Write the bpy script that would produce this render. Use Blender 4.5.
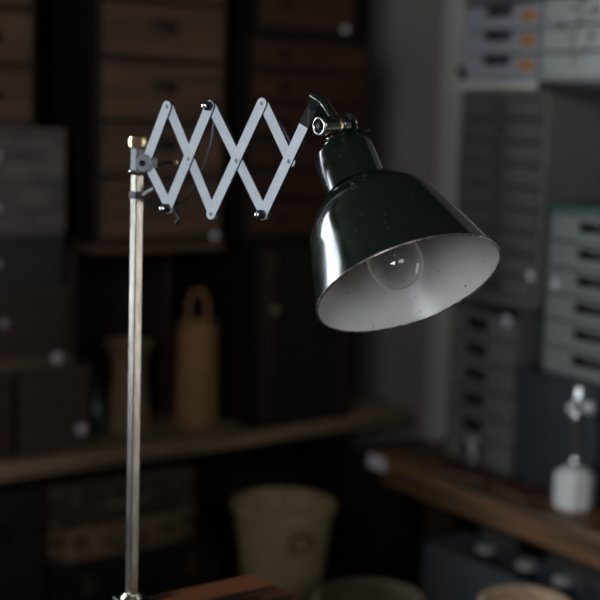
import bpy, bmesh, math, random
from mathutils import Vector, Matrix, Quaternion
random.seed(4)
PI = math.pi
scn = bpy.context.scene
for o in list(bpy.data.objects):
    bpy.data.objects.remove(o, do_unlink=True)
C = scn.collection

# ------------------------------------------------------------------ camera
cam_d = bpy.data.cameras.new('camera'); cam = bpy.data.objects.new('camera', cam_d); C.objects.link(cam)
cam_d.sensor_width = 36; cam_d.lens = 78; cam_d.clip_start = .05
YAW, PIT, ROLL = math.radians(36), math.radians(8.1), math.radians(1.8)
fw = Vector((math.sin(YAW)*math.cos(PIT), math.cos(YAW)*math.cos(PIT), -math.sin(PIT)))
r0 = Vector((math.cos(YAW), -math.sin(YAW), 0)); u0 = r0.cross(fw)
RV = math.cos(ROLL)*r0 + math.sin(ROLL)*u0
UV = math.cos(ROLL)*u0 - math.sin(ROLL)*r0
cam.matrix_world = Matrix(((RV.x, UV.x, -fw.x, 0), (RV.y, UV.y, -fw.y, 0), (RV.z, UV.z, -fw.z, 1.35), (0, 0, 0, 1)))
cam_d.dof.use_dof = True; cam_d.dof.focus_distance = 1.42; cam_d.dof.aperture_fstop = 3.2
scn.camera = cam

# ------------------------------------------------------------------ light
w = bpy.data.worlds.new('world'); scn.world = w; w.use_nodes = True
bg = w.node_tree.nodes['Background']; bg.inputs[0].default_value = (.55, .70, 1, 1); bg.inputs[1].default_value = .08
def area(name, loc, rot, sx, sy, power, col):
    l = bpy.data.lights.new(name, 'AREA'); l.shape = 'RECTANGLE'; l.size = sx; l.size_y = sy
    l.energy = power; l.color = col
    o = bpy.data.objects.new(name, l); C.objects.link(o); o.location = loc; o.rotation_euler = rot
    return o
# daylight just outside the three windows: back wall (left of frame), left wall, and behind the camera
area('daylight_back', (-.40, 3.60, 1.36), (-PI/2, 0, 0), 1.0, 1.90, 90, (.86, .94, 1))
area('daylight_side', (-1.22, -.42, 1.74), (0, -PI/2, 0), 1.1, 1.15, 68, (.92, .965, 1))
area('daylight_rear', (-.15, -1.72, 2.05), (PI/2, 0, 0), 1.2, .9, 14, (1, .94, .86))
area('daylight_right', (2.88, .02, 1.22), (0, PI/2, 0), 1.95, .75, 14, (1, .95, .86))
scn.view_settings.view_transform = 'Standard'
scn.view_settings.look = 'None'
scn.view_settings.gamma = 1
scn.view_settings.use_curve_mapping = False
scn.view_settings.exposure = 0.0

# ------------------------------------------------------------------ materials
def mat(name, c1, rough=.6, metal=0, c2=None, scale=8, stretch=(1, 1, 1), bump=0, coat=0, spec=.5, wave=None,
        sheen=0, detail=6, lo=.35, hi=.65, coord='Object', rvar=0):
    m = bpy.data.materials.new(name); m.use_nodes = True
    nt = m.node_tree; N = nt.nodes; L = nt.links
    b = N['Principled BSDF']
    b.inputs['Base Color'].default_value = (*c1, 1); b.inputs['Roughness'].default_value = rough
    b.inputs['Metallic'].default_value = metal; b.inputs['Coat Weight'].default_value = coat
    b.inputs['Coat Roughness'].default_value = .08
    b.inputs['Specular IOR Level'].default_value = spec; b.inputs['Sheen Weight'].default_value = sheen
    if c2 or bump or rvar:
        tc = N.new('ShaderNodeTexCoord'); mp = N.new('ShaderNodeMapping'); mp.inputs['Scale'].default_value = stretch
        L.new(tc.outputs[coord], mp.inputs['Vector'])
        if wave:
            t = N.new('ShaderNodeTexWave'); t.wave_type = 'BANDS'; t.bands_direction = wave
            t.inputs['Scale'].default_value = scale; t.inputs['Distortion'].default_value = 5
            t.inputs['Detail'].default_value = 4; t.inputs['Detail Scale'].default_value = 1.5
        else:
            t = N.new('ShaderNodeTexNoise'); t.inputs['Scale'].default_value = scale; t.inputs['Detail'].default_value = detail
        L.new(mp.outputs[0], t.inputs['Vector'])
        fac = t.outputs['Fac'] if 'Fac' in t.outputs else t.outputs[0]
        if c2:
            r = N.new('ShaderNodeValToRGB')
            r.color_ramp.elements[0].position = lo; r.color_ramp.elements[0].color = (*c1, 1)
            r.color_ramp.elements[1].position = hi; r.color_ramp.elements[1].color = (*c2, 1)
            L.new(fac, r.inputs[0]); L.new(r.outputs[0], b.inputs['Base Color'])
        if bump:
            bp = N.new('ShaderNodeBump'); bp.inputs['Strength'].default_value = bump; bp.inputs['Distance'].default_value = .004
            L.new(fac, bp.inputs['Height']); L.new(bp.outputs[0], b.inputs['Normal'])
        if rvar:
            mr = N.new('ShaderNodeMapRange'); mr.inputs['To Min'].default_value = rough; mr.inputs['To Max'].default_value = rough+rvar
            L.new(fac, mr.inputs['Value']); L.new(mr.outputs[0], b.inputs['Roughness'])
    return m
def glass(name, tint=(1, 1, 1), rough=.03, edge=.25, base=.04):
    m = bpy.data.materials.new(name); m.use_nodes = True
    nt = m.node_tree; N = nt.nodes; L = nt.links; N.remove(N['Principled BSDF'])
    out = N['Material Output']; t = N.new('ShaderNodeBsdfTransparent'); t.inputs[0].default_value = (*tint, 1)
    g = N.new('ShaderNodeBsdfGlossy'); g.inputs['Roughness'].default_value = rough
    lw = N.new('ShaderNodeLayerWeight'); lw.inputs['Blend'].default_value = edge
    mx = N.new('ShaderNodeMixShader'); ad = N.new('ShaderNodeMath'); ad.operation = 'ADD'; ad.inputs[1].default_value = base; ad.use_clamp = True
    L.new(lw.outputs['Fresnel'], ad.inputs[0]); L.new(ad.outputs[0], mx.inputs[0])
    L.new(t.outputs[0], mx.inputs[1]); L.new(g.outputs[0], mx.inputs[2]); L.new(mx.outputs[0], out.inputs['Surface'])
    return m
def wood(name, c1, c2, rough=.55, axis='x', scale=5, bump=.15, **k):
    st = {'x': (.6, 5, 9), 'y': (5, .6, 9), 'z': (7, 7, .6)}[axis]
    return mat(name, c1, rough, 0, c2, scale, st, bump, **k)

M = {}
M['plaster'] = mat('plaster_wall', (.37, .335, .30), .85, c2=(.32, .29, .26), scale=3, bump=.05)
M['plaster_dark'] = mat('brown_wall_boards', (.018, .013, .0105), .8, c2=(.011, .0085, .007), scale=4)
M['ceil'] = mat('ceiling_boards', (.07, .06, .05), .85, c2=(.05, .045, .04), scale=5)
M['floor'] = wood('floor_boards', (.018, .012, .009), (.009, .0065, .005), .6, 'x')
M['white_trim'] = mat('painted_trim', (.66, .64, .60), .55, c2=(.60, .58, .54), scale=6)
M['pane'] = glass('window_glass', edge=.1, base=.02)
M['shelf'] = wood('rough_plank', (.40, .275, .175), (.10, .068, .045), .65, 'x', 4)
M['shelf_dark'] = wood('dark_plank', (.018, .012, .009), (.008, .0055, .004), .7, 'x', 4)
M['upright'] = wood('reddish_upright', (.045, .022, .016), (.024, .012, .009), .65, 'z', 4)
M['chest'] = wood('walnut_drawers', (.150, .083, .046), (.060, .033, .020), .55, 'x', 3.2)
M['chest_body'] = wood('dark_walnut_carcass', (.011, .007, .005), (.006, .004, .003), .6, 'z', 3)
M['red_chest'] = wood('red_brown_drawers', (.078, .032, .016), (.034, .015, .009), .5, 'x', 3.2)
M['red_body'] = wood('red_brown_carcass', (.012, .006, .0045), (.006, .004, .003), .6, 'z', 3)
M['grey_wood'] = mat('weathered_grey_wood', (.17, .142, .13), .7, c2=(.07, .062, .06), scale=9, stretch=(1, 3, 5), bump=.1)
M['blue_wood'] = mat('dull_blue_paint', (.030, .031, .032), .6, c2=(.021, .021, .022), scale=5)
M['maroon'] = wood('maroon_wood', (.055, .025, .02), (.03, .016, .013), .5, 'x', 3)
M['tan_strip'] = wood('tan_strip', (.13, .085, .058), (.08, .053, .037), .6, 'x', 3)
M['umber'] = wood('umber_box', (.065, .046, .036), (.038, .028, .022), .6, 'x', 3)
M['black_iron'] = mat('black_iron', (.012, .012, .013), .45, .6, c2=(.02, .018, .016), scale=60)
M['pull_iron'] = mat('brown_iron_pull', (.045, .03, .022), .5, .3, c2=(.03, .02, .015), scale=40)
M['paper'] = mat('white_tag_paper', (.72, .70, .74), .8, c2=(.66, .64, .68), scale=30)
M['porcelain'] = mat('porcelain_knob', (.45, .45, .45), .3, c2=(.40, .40, .40), scale=20)
M['wicker_a'] = mat('pale_wicker', (.26, .18, .105), .75, c2=(.15, .10, .058), scale=60, bump=.3)
M['wicker_b'] = mat('honey_wicker', (.40, .215, .082), .7, c2=(.23, .12, .046), scale=60, bump=.3)
M['wicker_c'] = mat('olive_wicker', (.56, .43, .235), .75, c2=(.36, .27, .145), scale=60, bump=.3)
M['wicker_d'] = mat('warm_wicker', (.80, .58, .40), .7, c2=(.50, .36, .24), scale=60, bump=.3)
M['wicker_e'] = mat('brown_wicker', (.13, .09, .055), .75, c2=(.07, .048, .03), scale=60, bump=.3)
M['bottle_green'] = mat('green_glass', (.012, .06, .04), .15, c2=(.01, .045, .032), scale=10, coat=.5)
M['case_dark'] = mat('dark_leather', (.085, .053, .035), .6, c2=(.052, .033, .022), scale=14, bump=.1)
M['case_tan'] = mat('tan_leather', (.30, .20, .13), .6, c2=(.17, .11, .075), scale=10, bump=.1)
M['case_green'] = mat('green_black_canvas', (.013, .0125, .011), .8, c2=(.009, .009, .008), scale=20)
M['brass_dull'] = mat('dull_brass', (.24, .19, .12), .5, .7, c2=(.15, .12, .08), scale=30)
M['bench'] = wood('rustic_bench_wood', (.22, .105, .042), (.04, .02, .010), .5, 'y', 4, .25)
M['bench_leg'] = wood('bench_leg_wood', (.05, .03, .018), (.025, .016, .011), .6, 'z', 4)
M['white_plastic'] = mat('white_plastic', (.36, .38, .43), .4, c2=(.33, .35, .40), scale=4)
M['white_gloss'] = mat('pale_gloss_plastic', (.38, .41, .40), .3, c2=(.35, .38, .37), scale=4)
M['dark_lid'] = mat('dark_lid', (.05, .05, .05), .5, c2=(.04, .04, .04), scale=8)
M['hole'] = mat('handle_shadow_plastic', (.012, .012, .013), .6, c2=(.009, .009, .010), scale=10)
M['orange'] = mat('orange_label', (.46, .22, .06), .6, c2=(.40, .19, .05), scale=30)
M['decal'] = mat('brown_decal_ink', (.10, .08, .045), .6, c2=(.14, .115, .07), scale=30)
M['grey_metal'] = mat('grey_cabinet_enamel', (.118, .112, .108), .5, c2=(.095, .091, .088), scale=5, rvar=.1)
M['grey_plastic'] = mat('grey_plastic', (.17, .172, .17), .5, c2=(.12, .122, .12), scale=5)
M['pale_plastic'] = mat('pale_grey_plastic', (.20, .22, .212), .45, c2=(.175, .195, .187), scale=5)
M['grey_side'] = mat('pale_cabinet_side', (.17, .165, .155), .55, c2=(.15, .146, .138), scale=4)
M['teal'] = mat('teal_plastic', (.010, .066, .062), .45, c2=(.008, .055, .052), scale=8)
M['navy'] = mat('navy_paint', (.018, .025, .034), .5, c2=(.013, .018, .025), scale=8)
M['slate_blue'] = mat('slate_blue_paint', (.066, .076, .086), .55, c2=(.05, .058, .066), scale=8)
M['black_cloth'] = mat('black_plastic', (.012, .014, .015), .5, c2=(.009, .01, .011), scale=8)
M['milk_glass_and_glint'] = mat('milk_glass_and_glint', (.90, .92, .92), .25, c2=(.84, .87, .87), scale=10, coat=.3)
M['chrome'] = mat('chrome', (.88, .90, .93), .10, 1, c2=(.68, .70, .74), scale=20)
M['jar'] = glass('jar_glass', (.75, .82, .85), .05, .35, .08)
M['rust_red'] = mat('rust_red_paper', (.10, .03, .018), .7, c2=(.065, .022, .014), scale=12)
M['table'] = mat('red_brown_table', (.20, .068, .028), .45, c2=(.018, .008, .005), scale=4, stretch=(1.2, 7, 7), bump=.15, lo=.47, hi=.60)
M['table_leg'] = wood('table_leg_wood', (.10, .045, .024), (.05, .024, .014), .5, 'z', 4)
# lamp
M['steel'] = mat('tarnished_nickel', (.80, .77, .70), .27, 1.0, c2=(.52, .49, .43), scale=90, stretch=(1, 1, .25), bump=.05)
M['brass'] = mat('worn_brass', (.72, .55, .32), .28, .95, c2=(.60, .45, .25), scale=40)
M['arm'] = mat('grey_painted_steel', (.70, .775, .86), .42, .1, c2=(.62, .695, .78), scale=70)
M['arm_edge'] = mat('dark_steel', (.03, .032, .035), .35, .8, c2=(.05, .05, .052), scale=60)
M['grey_hub'] = mat('grey_steel_hub', (.30, .33, .36), .42, .5, c2=(.33, .36, .40), scale=60)
M['sleeve'] = mat('dull_grey_sleeve', (.16, .175, .18), .45, .5, c2=(.12, .13, .135), scale=60)
M['bright'] = mat('polished_steel', (.72, .74, .76), .2, 1, c2=(.62, .64, .66), scale=50)
M['rubber'] = mat('black_cable', (.010, .010, .011), .5, c2=(.008, .008, .008), scale=40)
M['bulb'] = glass('bulb_glass', (.86, .87, .88), .04, .09, .10)
def refracted_edge(m, col=(.8, .8, .8), amount=.6):  # white put on the bulb's edge stands for light refracted from the lining
    nt = m.node_tree; N = nt.nodes; L = nt.links; out = N['Material Output']; old = out.inputs['Surface'].links[0].from_socket
    lw = N.new('ShaderNodeLayerWeight'); lw.inputs['Blend'].default_value = .5
    p = N.new('ShaderNodeMath'); p.operation = 'POWER'; p.inputs[1].default_value = 2.6
    q = N.new('ShaderNodeMath'); q.operation = 'MULTIPLY'; q.inputs[1].default_value = amount
    d = N.new('ShaderNodeBsdfDiffuse'); d.inputs[0].default_value = (*col, 1); t = N.new('ShaderNodeBsdfTranslucent'); t.inputs[0].default_value = (*col, 1)
    a = N.new('ShaderNodeAddShader'); mx = N.new('ShaderNodeMixShader')
    L.new(lw.outputs['Facing'], p.inputs[0]); L.new(p.outputs[0], q.inputs[0]); L.new(q.outputs[0], mx.inputs[0])
    L.new(d.outputs[0], a.inputs[0]); L.new(t.outputs[0], a.inputs[1]); L.new(old, mx.inputs[1]); L.new(a.outputs[0], mx.inputs[2]); L.new(mx.outputs[0], out.inputs['Surface'])
refracted_edge(M['bulb'])
M['socket'] = mat('socket_porcelain', (.30, .29, .28), .35, c2=(.26, .25, .24), scale=30)
def enamel_shade():
    m = bpy.data.materials.new('green_black_enamel'); m.use_nodes = True
    nt = m.node_tree; N = nt.nodes; L = nt.links; b = N['Principled BSDF']
    tc = N.new('ShaderNodeTexCoord')
    n1 = N.new('ShaderNodeTexNoise'); n1.inputs['Scale'].default_value = 160; n1.inputs['Detail'].default_value = 3
    n2 = N.new('ShaderNodeTexNoise'); n2.inputs['Scale'].default_value = 28; n2.inputs['Detail'].default_value = 5
    for n in (n1, n2): L.new(tc.outputs['Object'], n.inputs['Vector'])
    r = N.new('ShaderNodeValToRGB')      # dust specks and chips
    r.color_ramp.elements[0].position = .67; r.color_ramp.elements[0].color = (.0052, .0095, .0066, 1)
    r.color_ramp.elements[1].position = .78; r.color_ramp.elements[1].color = (.05, .06, .055, 1)
    L.new(n1.outputs['Fac'], r.inputs[0]); L.new(r.outputs[0], b.inputs['Base Color'])
    mr = N.new('ShaderNodeMapRange'); mr.inputs['From Min'].default_value = .35; mr.inputs['From Max'].default_value = .7
    mr.inputs['To Min'].default_value = .10; mr.inputs['To Max'].default_value = .22
    L.new(n2.outputs['Fac'], mr.inputs['Value']); L.new(mr.outputs[0], b.inputs['Roughness'])
    b.inputs['Specular IOR Level'].default_value = .6
    b.inputs['Coat Weight'].default_value = .25; b.inputs['Coat Roughness'].default_value = .12
    return m
def enamel_inner():
    m = bpy.data.materials.new('pale_enamel_lining'); m.use_nodes = True
    nt = m.node_tree; N = nt.nodes; L = nt.links; b = N['Principled BSDF']
    tc = N.new('ShaderNodeTexCoord')
    n1 = N.new('ShaderNodeTexNoise'); n1.inputs['Scale'].default_value = 210; n1.inputs['Detail'].default_value = 3
    n2 = N.new('ShaderNodeTexNoise'); n2.inputs['Scale'].default_value = 14; n2.inputs['Detail'].default_value = 5
    for n in (n1, n2): L.new(tc.outputs['Object'], n.inputs['Vector'])
    r = N.new('ShaderNodeValToRGB')
    r.color_ramp.elements[0].position = .24; r.color_ramp.elements[0].color = (.14, .12, .10, 1)
    r.color_ramp.elements[1].position = .32; r.color_ramp.elements[1].color = (.50, .505, .51, 1)
    L.new(n1.outputs['Fac'], r.inputs[0])
    mx = N.new('ShaderNodeMix'); mx.data_type = 'RGBA'; mx.blend_type = 'MULTIPLY'; mx.inputs['Factor'].default_value = .5
    r2 = N.new('ShaderNodeValToRGB'); r2.color_ramp.elements[0].position = .3; r2.color_ramp.elements[0].color = (.62, .60, .58, 1)
    r2.color_ramp.elements[1].position = .6
    L.new(n2.outputs['Fac'], r2.inputs[0]); L.new(r.outputs[0], mx.inputs['A']); L.new(r2.outputs[0], mx.inputs['B'])
    L.new(mx.outputs['Result'], b.inputs['Base Color']); b.inputs['Roughness'].default_value = .33
    return m
M['shade'] = enamel_shade(); M['lining'] = enamel_inner()
M['rim'] = mat('chipped_rim', (.42, .40, .37), .3, .8, c2=(.12, .11, .10), scale=120)

# ------------------------------------------------------------------ mesh helpers
def box(bm, x0, x1, y0, y1, z0, z1, bev=0):
    g = bmesh.ops.create_cube(bm, size=1)
    for v in g['verts']:
        v.co = Vector(((x0+x1)/2 + v.co.x*(x1-x0), (y0+y1)/2 + v.co.y*(y1-y0), (z0+z1)/2 + v.co.z*(z1-z0)))
    if bev:
        es = list({e for v in g['verts'] for e in v.link_edges})
        bmesh.ops.bevel(bm, geom=es, offset=bev, segments=2, profile=.5, affect='EDGES', clamp_overlap=True)
    return bm
def basis(ax):
    ax = Vector(ax).normalized()
    t = Vector((0, 0, 1)) if abs(ax.z) < .9 else Vector((1, 0, 0))
    a = ax.cross(t).normalized(); b = ax.cross(a).normalized()
    return ax, a, b
def lathe(bm, prof, org=(0, 0, 0), ax=(0, 0, 1), seg=32, cap0=True, cap1=True, mod=None):
    ax, a, b = basis(ax); org = Vector(org); rings = []
    for i, (s, r) in enumerate(prof):
        ring = []
        for k in range(seg):
            t = 2*PI*k/seg; rr = r + (mod(i, k) if mod else 0)
            ring.append(bm.verts.new(org + ax*s + (a*math.cos(t) + b*math.sin(t))*rr))
        rings.append(ring)
    for i in range(len(rings)-1):
        for k in range(seg):
            bm.faces.new((rings[i][k], rings[i][(k+1) % seg], rings[i+1][(k+1) % seg], rings[i+1][k]))
    if cap0: bm.faces.new(rings[0][::-1])
    if cap1: bm.faces.new(rings[-1])
    return bm
def cyl(bm, p, q, r, seg=24, bev=.0):
    p, q = Vector(p), Vector(q); L = (q-p).length
    pr = [(0, r), (L, r)] if not bev else [(0, r-bev), (bev, r), (L-bev, r), (L, r-bev)]
    return lathe(bm, pr, p, q-p, seg)
def smooth_path(pts, n=8):
    P = [Vector(p) for p in pts]; out = []
    for i in range(len(P)-1):
        p0, p1, p2, p3 = P[max(i-1, 0)], P[i], P[i+1], P[min(i+2, len(P)-1)]
        for k in range(n):
            t = k/n
            out.append(.5*((2*p1) + (p2-p0)*t + (2*p0-5*p1+4*p2-p3)*t*t + (3*p1-p0-3*p2+p3)*t**3))
    return out + [P[-1]]
def tube(bm, pts, r, seg=10, n=8):
    P = smooth_path(pts, n) if n else [Vector(p) for p in pts]
    rings = []; up = None
    for i, p in enumerate(P):
        t = (P[min(i+1, len(P)-1)] - P[max(i-1, 0)]).normalized()
        if up is None: up = basis(t)[1]
        up = (up - t*up.dot(t)).normalized(); b = t.cross(up)
        rings.append([bm.verts.new(p + (up*math.cos(2*PI*k/seg) + b*math.sin(2*PI*k/seg))*r) for k in range(seg)])
    for i in range(len(rings)-1):
        for k in range(seg):
            bm.faces.new((rings[i][k], rings[i][(k+1) % seg], rings[i+1][(k+1) % seg], rings[i+1][k]))
    bm.faces.new(rings[0][::-1]); bm.faces.new(rings[-1])
    return bm
def torus(bm, c, ax, R, r, seg=64, ms=10):
    ax, a, b = basis(ax); c = Vector(c); rings = []
    for k in range(seg):
        t = 2*PI*k/seg; d = a*math.cos(t) + b*math.sin(t)
        rings.append([bm.verts.new(c + d*(R + r*math.cos(2*PI*j/ms)) + ax*r*math.sin(2*PI*j/ms)) for j in range(ms)])
    for k in range(seg):
        for j in range(ms):
            bm.faces.new((rings[k][j], rings[(k+1) % seg][j], rings[(k+1) % seg][(j+1) % ms], rings[k][(j+1) % ms]))
    return bm
def NB(): return bmesh.new()
def obj(name, bm, m, parent=None, smooth=False, label=None, world=False):
    """one mesh object; world=True: vertices given in world space under an unrotated parent"""
    if parent is not None and world:
        off = Vector(parent['_w']) if '_w' in parent else parent.location
        bmesh.ops.translate(bm, verts=bm.verts, vec=-Vector(off))
    bmesh.ops.recalc_face_normals(bm, faces=bm.faces)
    me = bpy.data.meshes.new(name); bm.to_mesh(me); bm.free()
    me.materials.append(m)
    if smooth:
        for p in me.polygons: p.use_smooth = True
        me.set_sharp_from_angle(angle=math.radians(38))
    o = bpy.data.objects.new(name, me); C.objects.link(o)
    if parent is not None: o.parent = parent
    if label: o['label'] = label
    return o
def tag(o, label, cat, group=None):
    o['label'] = label; o['category'] = cat
    if group: o['group'] = group
    return o
def thing(name, label, cat, loc, rotz=0, group=None):
    o = bpy.data.objects.new(name, None); C.objects.link(o)
    o.location = loc; o.rotation_euler = (0, 0, rotz); o.empty_display_size = .05
    return tag(o, label, cat, group)
def struct(name, bm, m):
    o = obj(name, bm, m); o['kind'] = 'structure'; return o
def dup(root, loc, label, group=None):
    r = root.copy(); C.objects.link(r); r.location = loc; r['label'] = label
    if group: r['group'] = group
    for ch in list(root.children):
        c = ch.copy(); C.objects.link(c); c.parent = r
        for g in list(ch.children):
            d = g.copy(); C.objects.link(d); d.parent = c
    return r
EAST = -PI/2      # front turned to face -X (the units along the right wall)

# ------------------------------------------------------------------ the room
WL, WR, WB, WF, CE = -1.1, 2.76, 3.46, -1.6, 2.6
struct('floor', box(NB(), WL-.1, WR+.1, WF-.1, WB+.1, -.05, 0), M['floor'])
struct('ceiling', box(NB(), WL-.1, WR+.1, WF-.1, WB+.1, CE, CE+.05), M['ceil'])


def holed_wall(name, fixed, u0, u1, h0, h1, z0, z1, along, m=None):
    bm = NB()
    def b(ua, ub, za, zb):
        if along == 'y': box(bm, fixed-.1, fixed, ua, ub, za, zb)
        else: box(bm, ua, ub, fixed-.1, fixed, za, zb)
    b(u0, h0, 0, CE); b(h1, u1, 0, CE); b(h0, h1, 0, z0); b(h0, h1, z1, CE)
    return struct(name, bm, m or M['plaster_dark'])
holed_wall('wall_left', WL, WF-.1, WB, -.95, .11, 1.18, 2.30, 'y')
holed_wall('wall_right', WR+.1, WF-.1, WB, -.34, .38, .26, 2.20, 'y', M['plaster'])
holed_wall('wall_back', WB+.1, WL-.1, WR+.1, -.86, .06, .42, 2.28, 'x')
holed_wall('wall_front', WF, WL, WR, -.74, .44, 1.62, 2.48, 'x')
def window(n, fixed, h0, h1, z0, z1, along):
    fr = NB(); pn = NB()
    def b(bm, ua, ub, za, zb, t0=-.07, t1=-.03):
        if along == 'y': box(bm, fixed+t0, fixed+t1, ua, ub, za, zb)
        else: box(bm, ua, ub, fixed+t0, fixed+t1, za, zb)
    f = .035
    b(fr, h0, h0+f, z0, z1); b(fr, h1-f, h1, z0, z1); b(fr, h0+f, h1-f, z0, z0+f); b(fr, h0+f, h1-f, z1-f, z1)
    mid = (h0+h1)/2; b(fr, mid-.012, mid+.012, z0+f, z1-f)
    b(pn, h0+f, h1-f, z0+f, z1-f, -.052, -.048)
    o = struct('window_%d' % n, fr, M['white_trim'])
    obj('window_pane', pn, M['pane'], o)
window(1, WL, -.95, .11, 1.18, 2.30, 'y')
window(2, WF, -.74, .44, 1.62, 2.48, 'x')
window(4, WR+.1, -.34, .38, .26, 2.20, 'y')
window(3, WB+.1, -.86, .06, .42, 2.28, 'x')
# white door casing on the right wall
tr = NB(); box(tr, WR-.03, WR, 2.985, 3.055, 0, 2.1, .004); struct('trim_1', tr, M['white_trim'])
bb = NB(); box(bb, WR-.015, WR, WF, 2.985, 0, .09, .003); struct('baseboard_right', bb, M['white_trim'])
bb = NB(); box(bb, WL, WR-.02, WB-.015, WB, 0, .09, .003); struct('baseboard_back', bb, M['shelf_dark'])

# ------------------------------------------------------------------ drawer units
def hole_front(bm, w, z0, z1, t, hx0, hx1, hz0, hz1, x0):
    """drawer front, y from -t to 0, with a hand hole"""
    box(bm, x0, hx0, -t, 0, z0, z1); box(bm, hx1, x0+w, -t, 0, z0, z1)
    box(bm, hx0, hx1, -t, 0, z0, hz0); box(bm, hx0, hx1, -t, 0, hz1, z1)
def carcass(w, d, h, t=.014, rails=(), open_front=True, bev=.002):
    bm = NB()
    box(bm, -w/2, -w/2+t, 0, d, 0, h, bev); box(bm, w/2-t, w/2, 0, d, 0, h, bev)
    box(bm, -w/2+t, w/2-t, 0, d, h-t, h); box(bm, -w/2+t, w/2-t, 0, d, 0, t)
    box(bm, -w/2+t, w/2-t, d-.01, d, t, h-t)
    for z in rails: box(bm, -w/2+t, w/2-t, .004, .03, z-.005, z+.005)
    return bm
def cup_pull(wd=.075, hh=.026, dp=.02):
    bm = NB(); n, m_ = 12, 6; rows = []
    for j in range(m_+1):
        ph = PI/2*j/m_
        rows.append([bm.verts.new((wd/2*math.cos(PI*i/n)*math.cos(ph*.0+0), -dp*math.sin(ph)*math.sin(PI*i/n), hh*math.cos(ph)*math.sin(PI*i/n))) for i in range(n+1)])
    for j in range(m_):
        for i in range(n):
            try: bm.faces.new((rows[j][i], rows[j][i+1], rows[j+1][i+1], rows[j+1][i]))
            except ValueError: pass
    box(bm, -wd/2, wd/2, -.002, 0, -.004, hh+.004)
    bmesh.ops.remove_doubles(bm, verts=bm.verts, dist=.0002)
    return bm
def knob(r=.012):
    return lathe(NB(), [(0, r*.5), (r*.7, r*.45), (r*.9, r*.9), (r*1.4, r), (r*1.8, r*.75), (r*2, r*.3)], (0, 0, 0), (0, -1, 0), 20)
def place(o, x, y, z):
    o.location = (x, y, z); return o
def drawer(root, w, d, z0, z1, m, pull=None, pm=None, px=0, pz=.5, x0=None, name='drawer', face=.016, proud=.004, plabel=None):
    bm = NB(); x0 = -w/2 if x0 is None else x0
    box(bm, x0, x0+w, -proud, face-proud, z0, z1, .0025)
    box(bm, x0+.008, x0+w-.008, face-proud, d-.02, z0+.004, z1-.014)
    dr = obj(name, bm, m, root)
    if pull:
        p = obj('pull' if pull == 'cup' else 'knob', cup_pull() if pull == 'cup' else knob(), pm, dr, True, plabel)
        p.location = (px, -proud, z0 + (z1-z0)*pz)
    return dr
def wood_chest(name, label, loc, w, d, h, rows, bm_, dm, pull, pm, px=0, group=None, stile=.012, cat='chest of drawers', rotz=0):
    t = thing(name, label, cat, loc, rotz, group)
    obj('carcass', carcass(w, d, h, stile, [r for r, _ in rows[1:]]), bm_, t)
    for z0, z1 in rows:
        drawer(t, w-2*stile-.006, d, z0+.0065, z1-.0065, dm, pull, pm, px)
    return t
def round_tag(name, label, loc, rotz=0, r=.018):
    r *= .82; bm = NB(); lathe(bm, [(0, r*.96), (.0006, r), (.0012, r*.96)], (0, 0, 0), (0, -1, 0), 24)
    o = obj(name, bm, M['paper'], None, True); o.location = loc; o.rotation_euler = (0, 0, rotz)
    return tag(o, label, 'tag', 'round white tags')

# ------------------------------------------------------------------ back shelving
t = thing('low_plank_shelf', 'long low rough plank shelf against back wall carrying boxes and baskets', 'shelf', (1.8, 2.955, 0))
bm = NB(); box(bm, .95, 2.56, 2.955, 3.43, .425, .472, .004); obj('plank', bm, M['shelf'], t, world=True)
for x in (.98, 1.36, 1.92, 2.50):
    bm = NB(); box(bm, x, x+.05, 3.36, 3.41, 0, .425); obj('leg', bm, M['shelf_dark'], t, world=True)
t = thing('wall_unit', 'dark open shelving unit with reddish uprights above the plank shelf', 'shelving', (1.42, 2.96, .472))
bm = NB(); box(bm, 1.488, 1.88, 2.94, 3.42, .985, 1.008, .003); obj('top_board', bm, M['chest'], t, world=True)
for x, y in ((1.462, 3.02), (1.862, 3.22)):
    bm = NB(); box(bm, x, x+.02, y, 3.42, .472, .985, .002); obj('upright', bm, M['upright'], t, world=True)
bm = NB(); box(bm, 1.482, 1.862, 3.40, 3.42, .472, .985); obj('back_panel', bm, M['shelf_dark'], t, world=True)

# dark cabinet under the red-brown chest
t = thing('side_cabinet', 'black-brown closed cabinet with a round knob under the red-brown drawers', 'cabinet', (2.165, 2.95, .472))
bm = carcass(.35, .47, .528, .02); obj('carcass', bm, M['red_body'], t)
bm = NB(); box(bm, -.153, .153, -.004, .012, .022, .506, .003)
dr = obj('door', bm, M['shelf_dark'], t)
for x in (-.153, .115):
    bm = NB(); box(bm, x, x+.038, -.010, -.004, .022, .506, .002); obj('stile', bm, M['upright'], dr)
k = obj('knob', knob(.018), M['brass_dull'], dr, True); k.location = (-.125, -.010, .34)

# ------------------------------------------------------------------ chests on the back wall
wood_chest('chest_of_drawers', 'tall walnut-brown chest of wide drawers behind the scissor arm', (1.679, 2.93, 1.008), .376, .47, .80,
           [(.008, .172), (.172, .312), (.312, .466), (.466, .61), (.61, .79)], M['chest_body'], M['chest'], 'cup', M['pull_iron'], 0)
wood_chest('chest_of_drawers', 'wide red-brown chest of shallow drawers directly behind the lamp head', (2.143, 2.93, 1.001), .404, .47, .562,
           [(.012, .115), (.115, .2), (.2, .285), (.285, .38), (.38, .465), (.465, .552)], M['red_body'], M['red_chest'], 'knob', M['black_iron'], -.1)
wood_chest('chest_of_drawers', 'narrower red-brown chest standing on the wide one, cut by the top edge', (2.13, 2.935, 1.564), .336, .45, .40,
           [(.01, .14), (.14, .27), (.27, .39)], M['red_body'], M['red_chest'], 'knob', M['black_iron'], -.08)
round_tag('round_tag', 'round white tag stuck on the lowest drawer of walnut chest', (1.838, 2.9248, 1.026), 0, .014)
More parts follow.
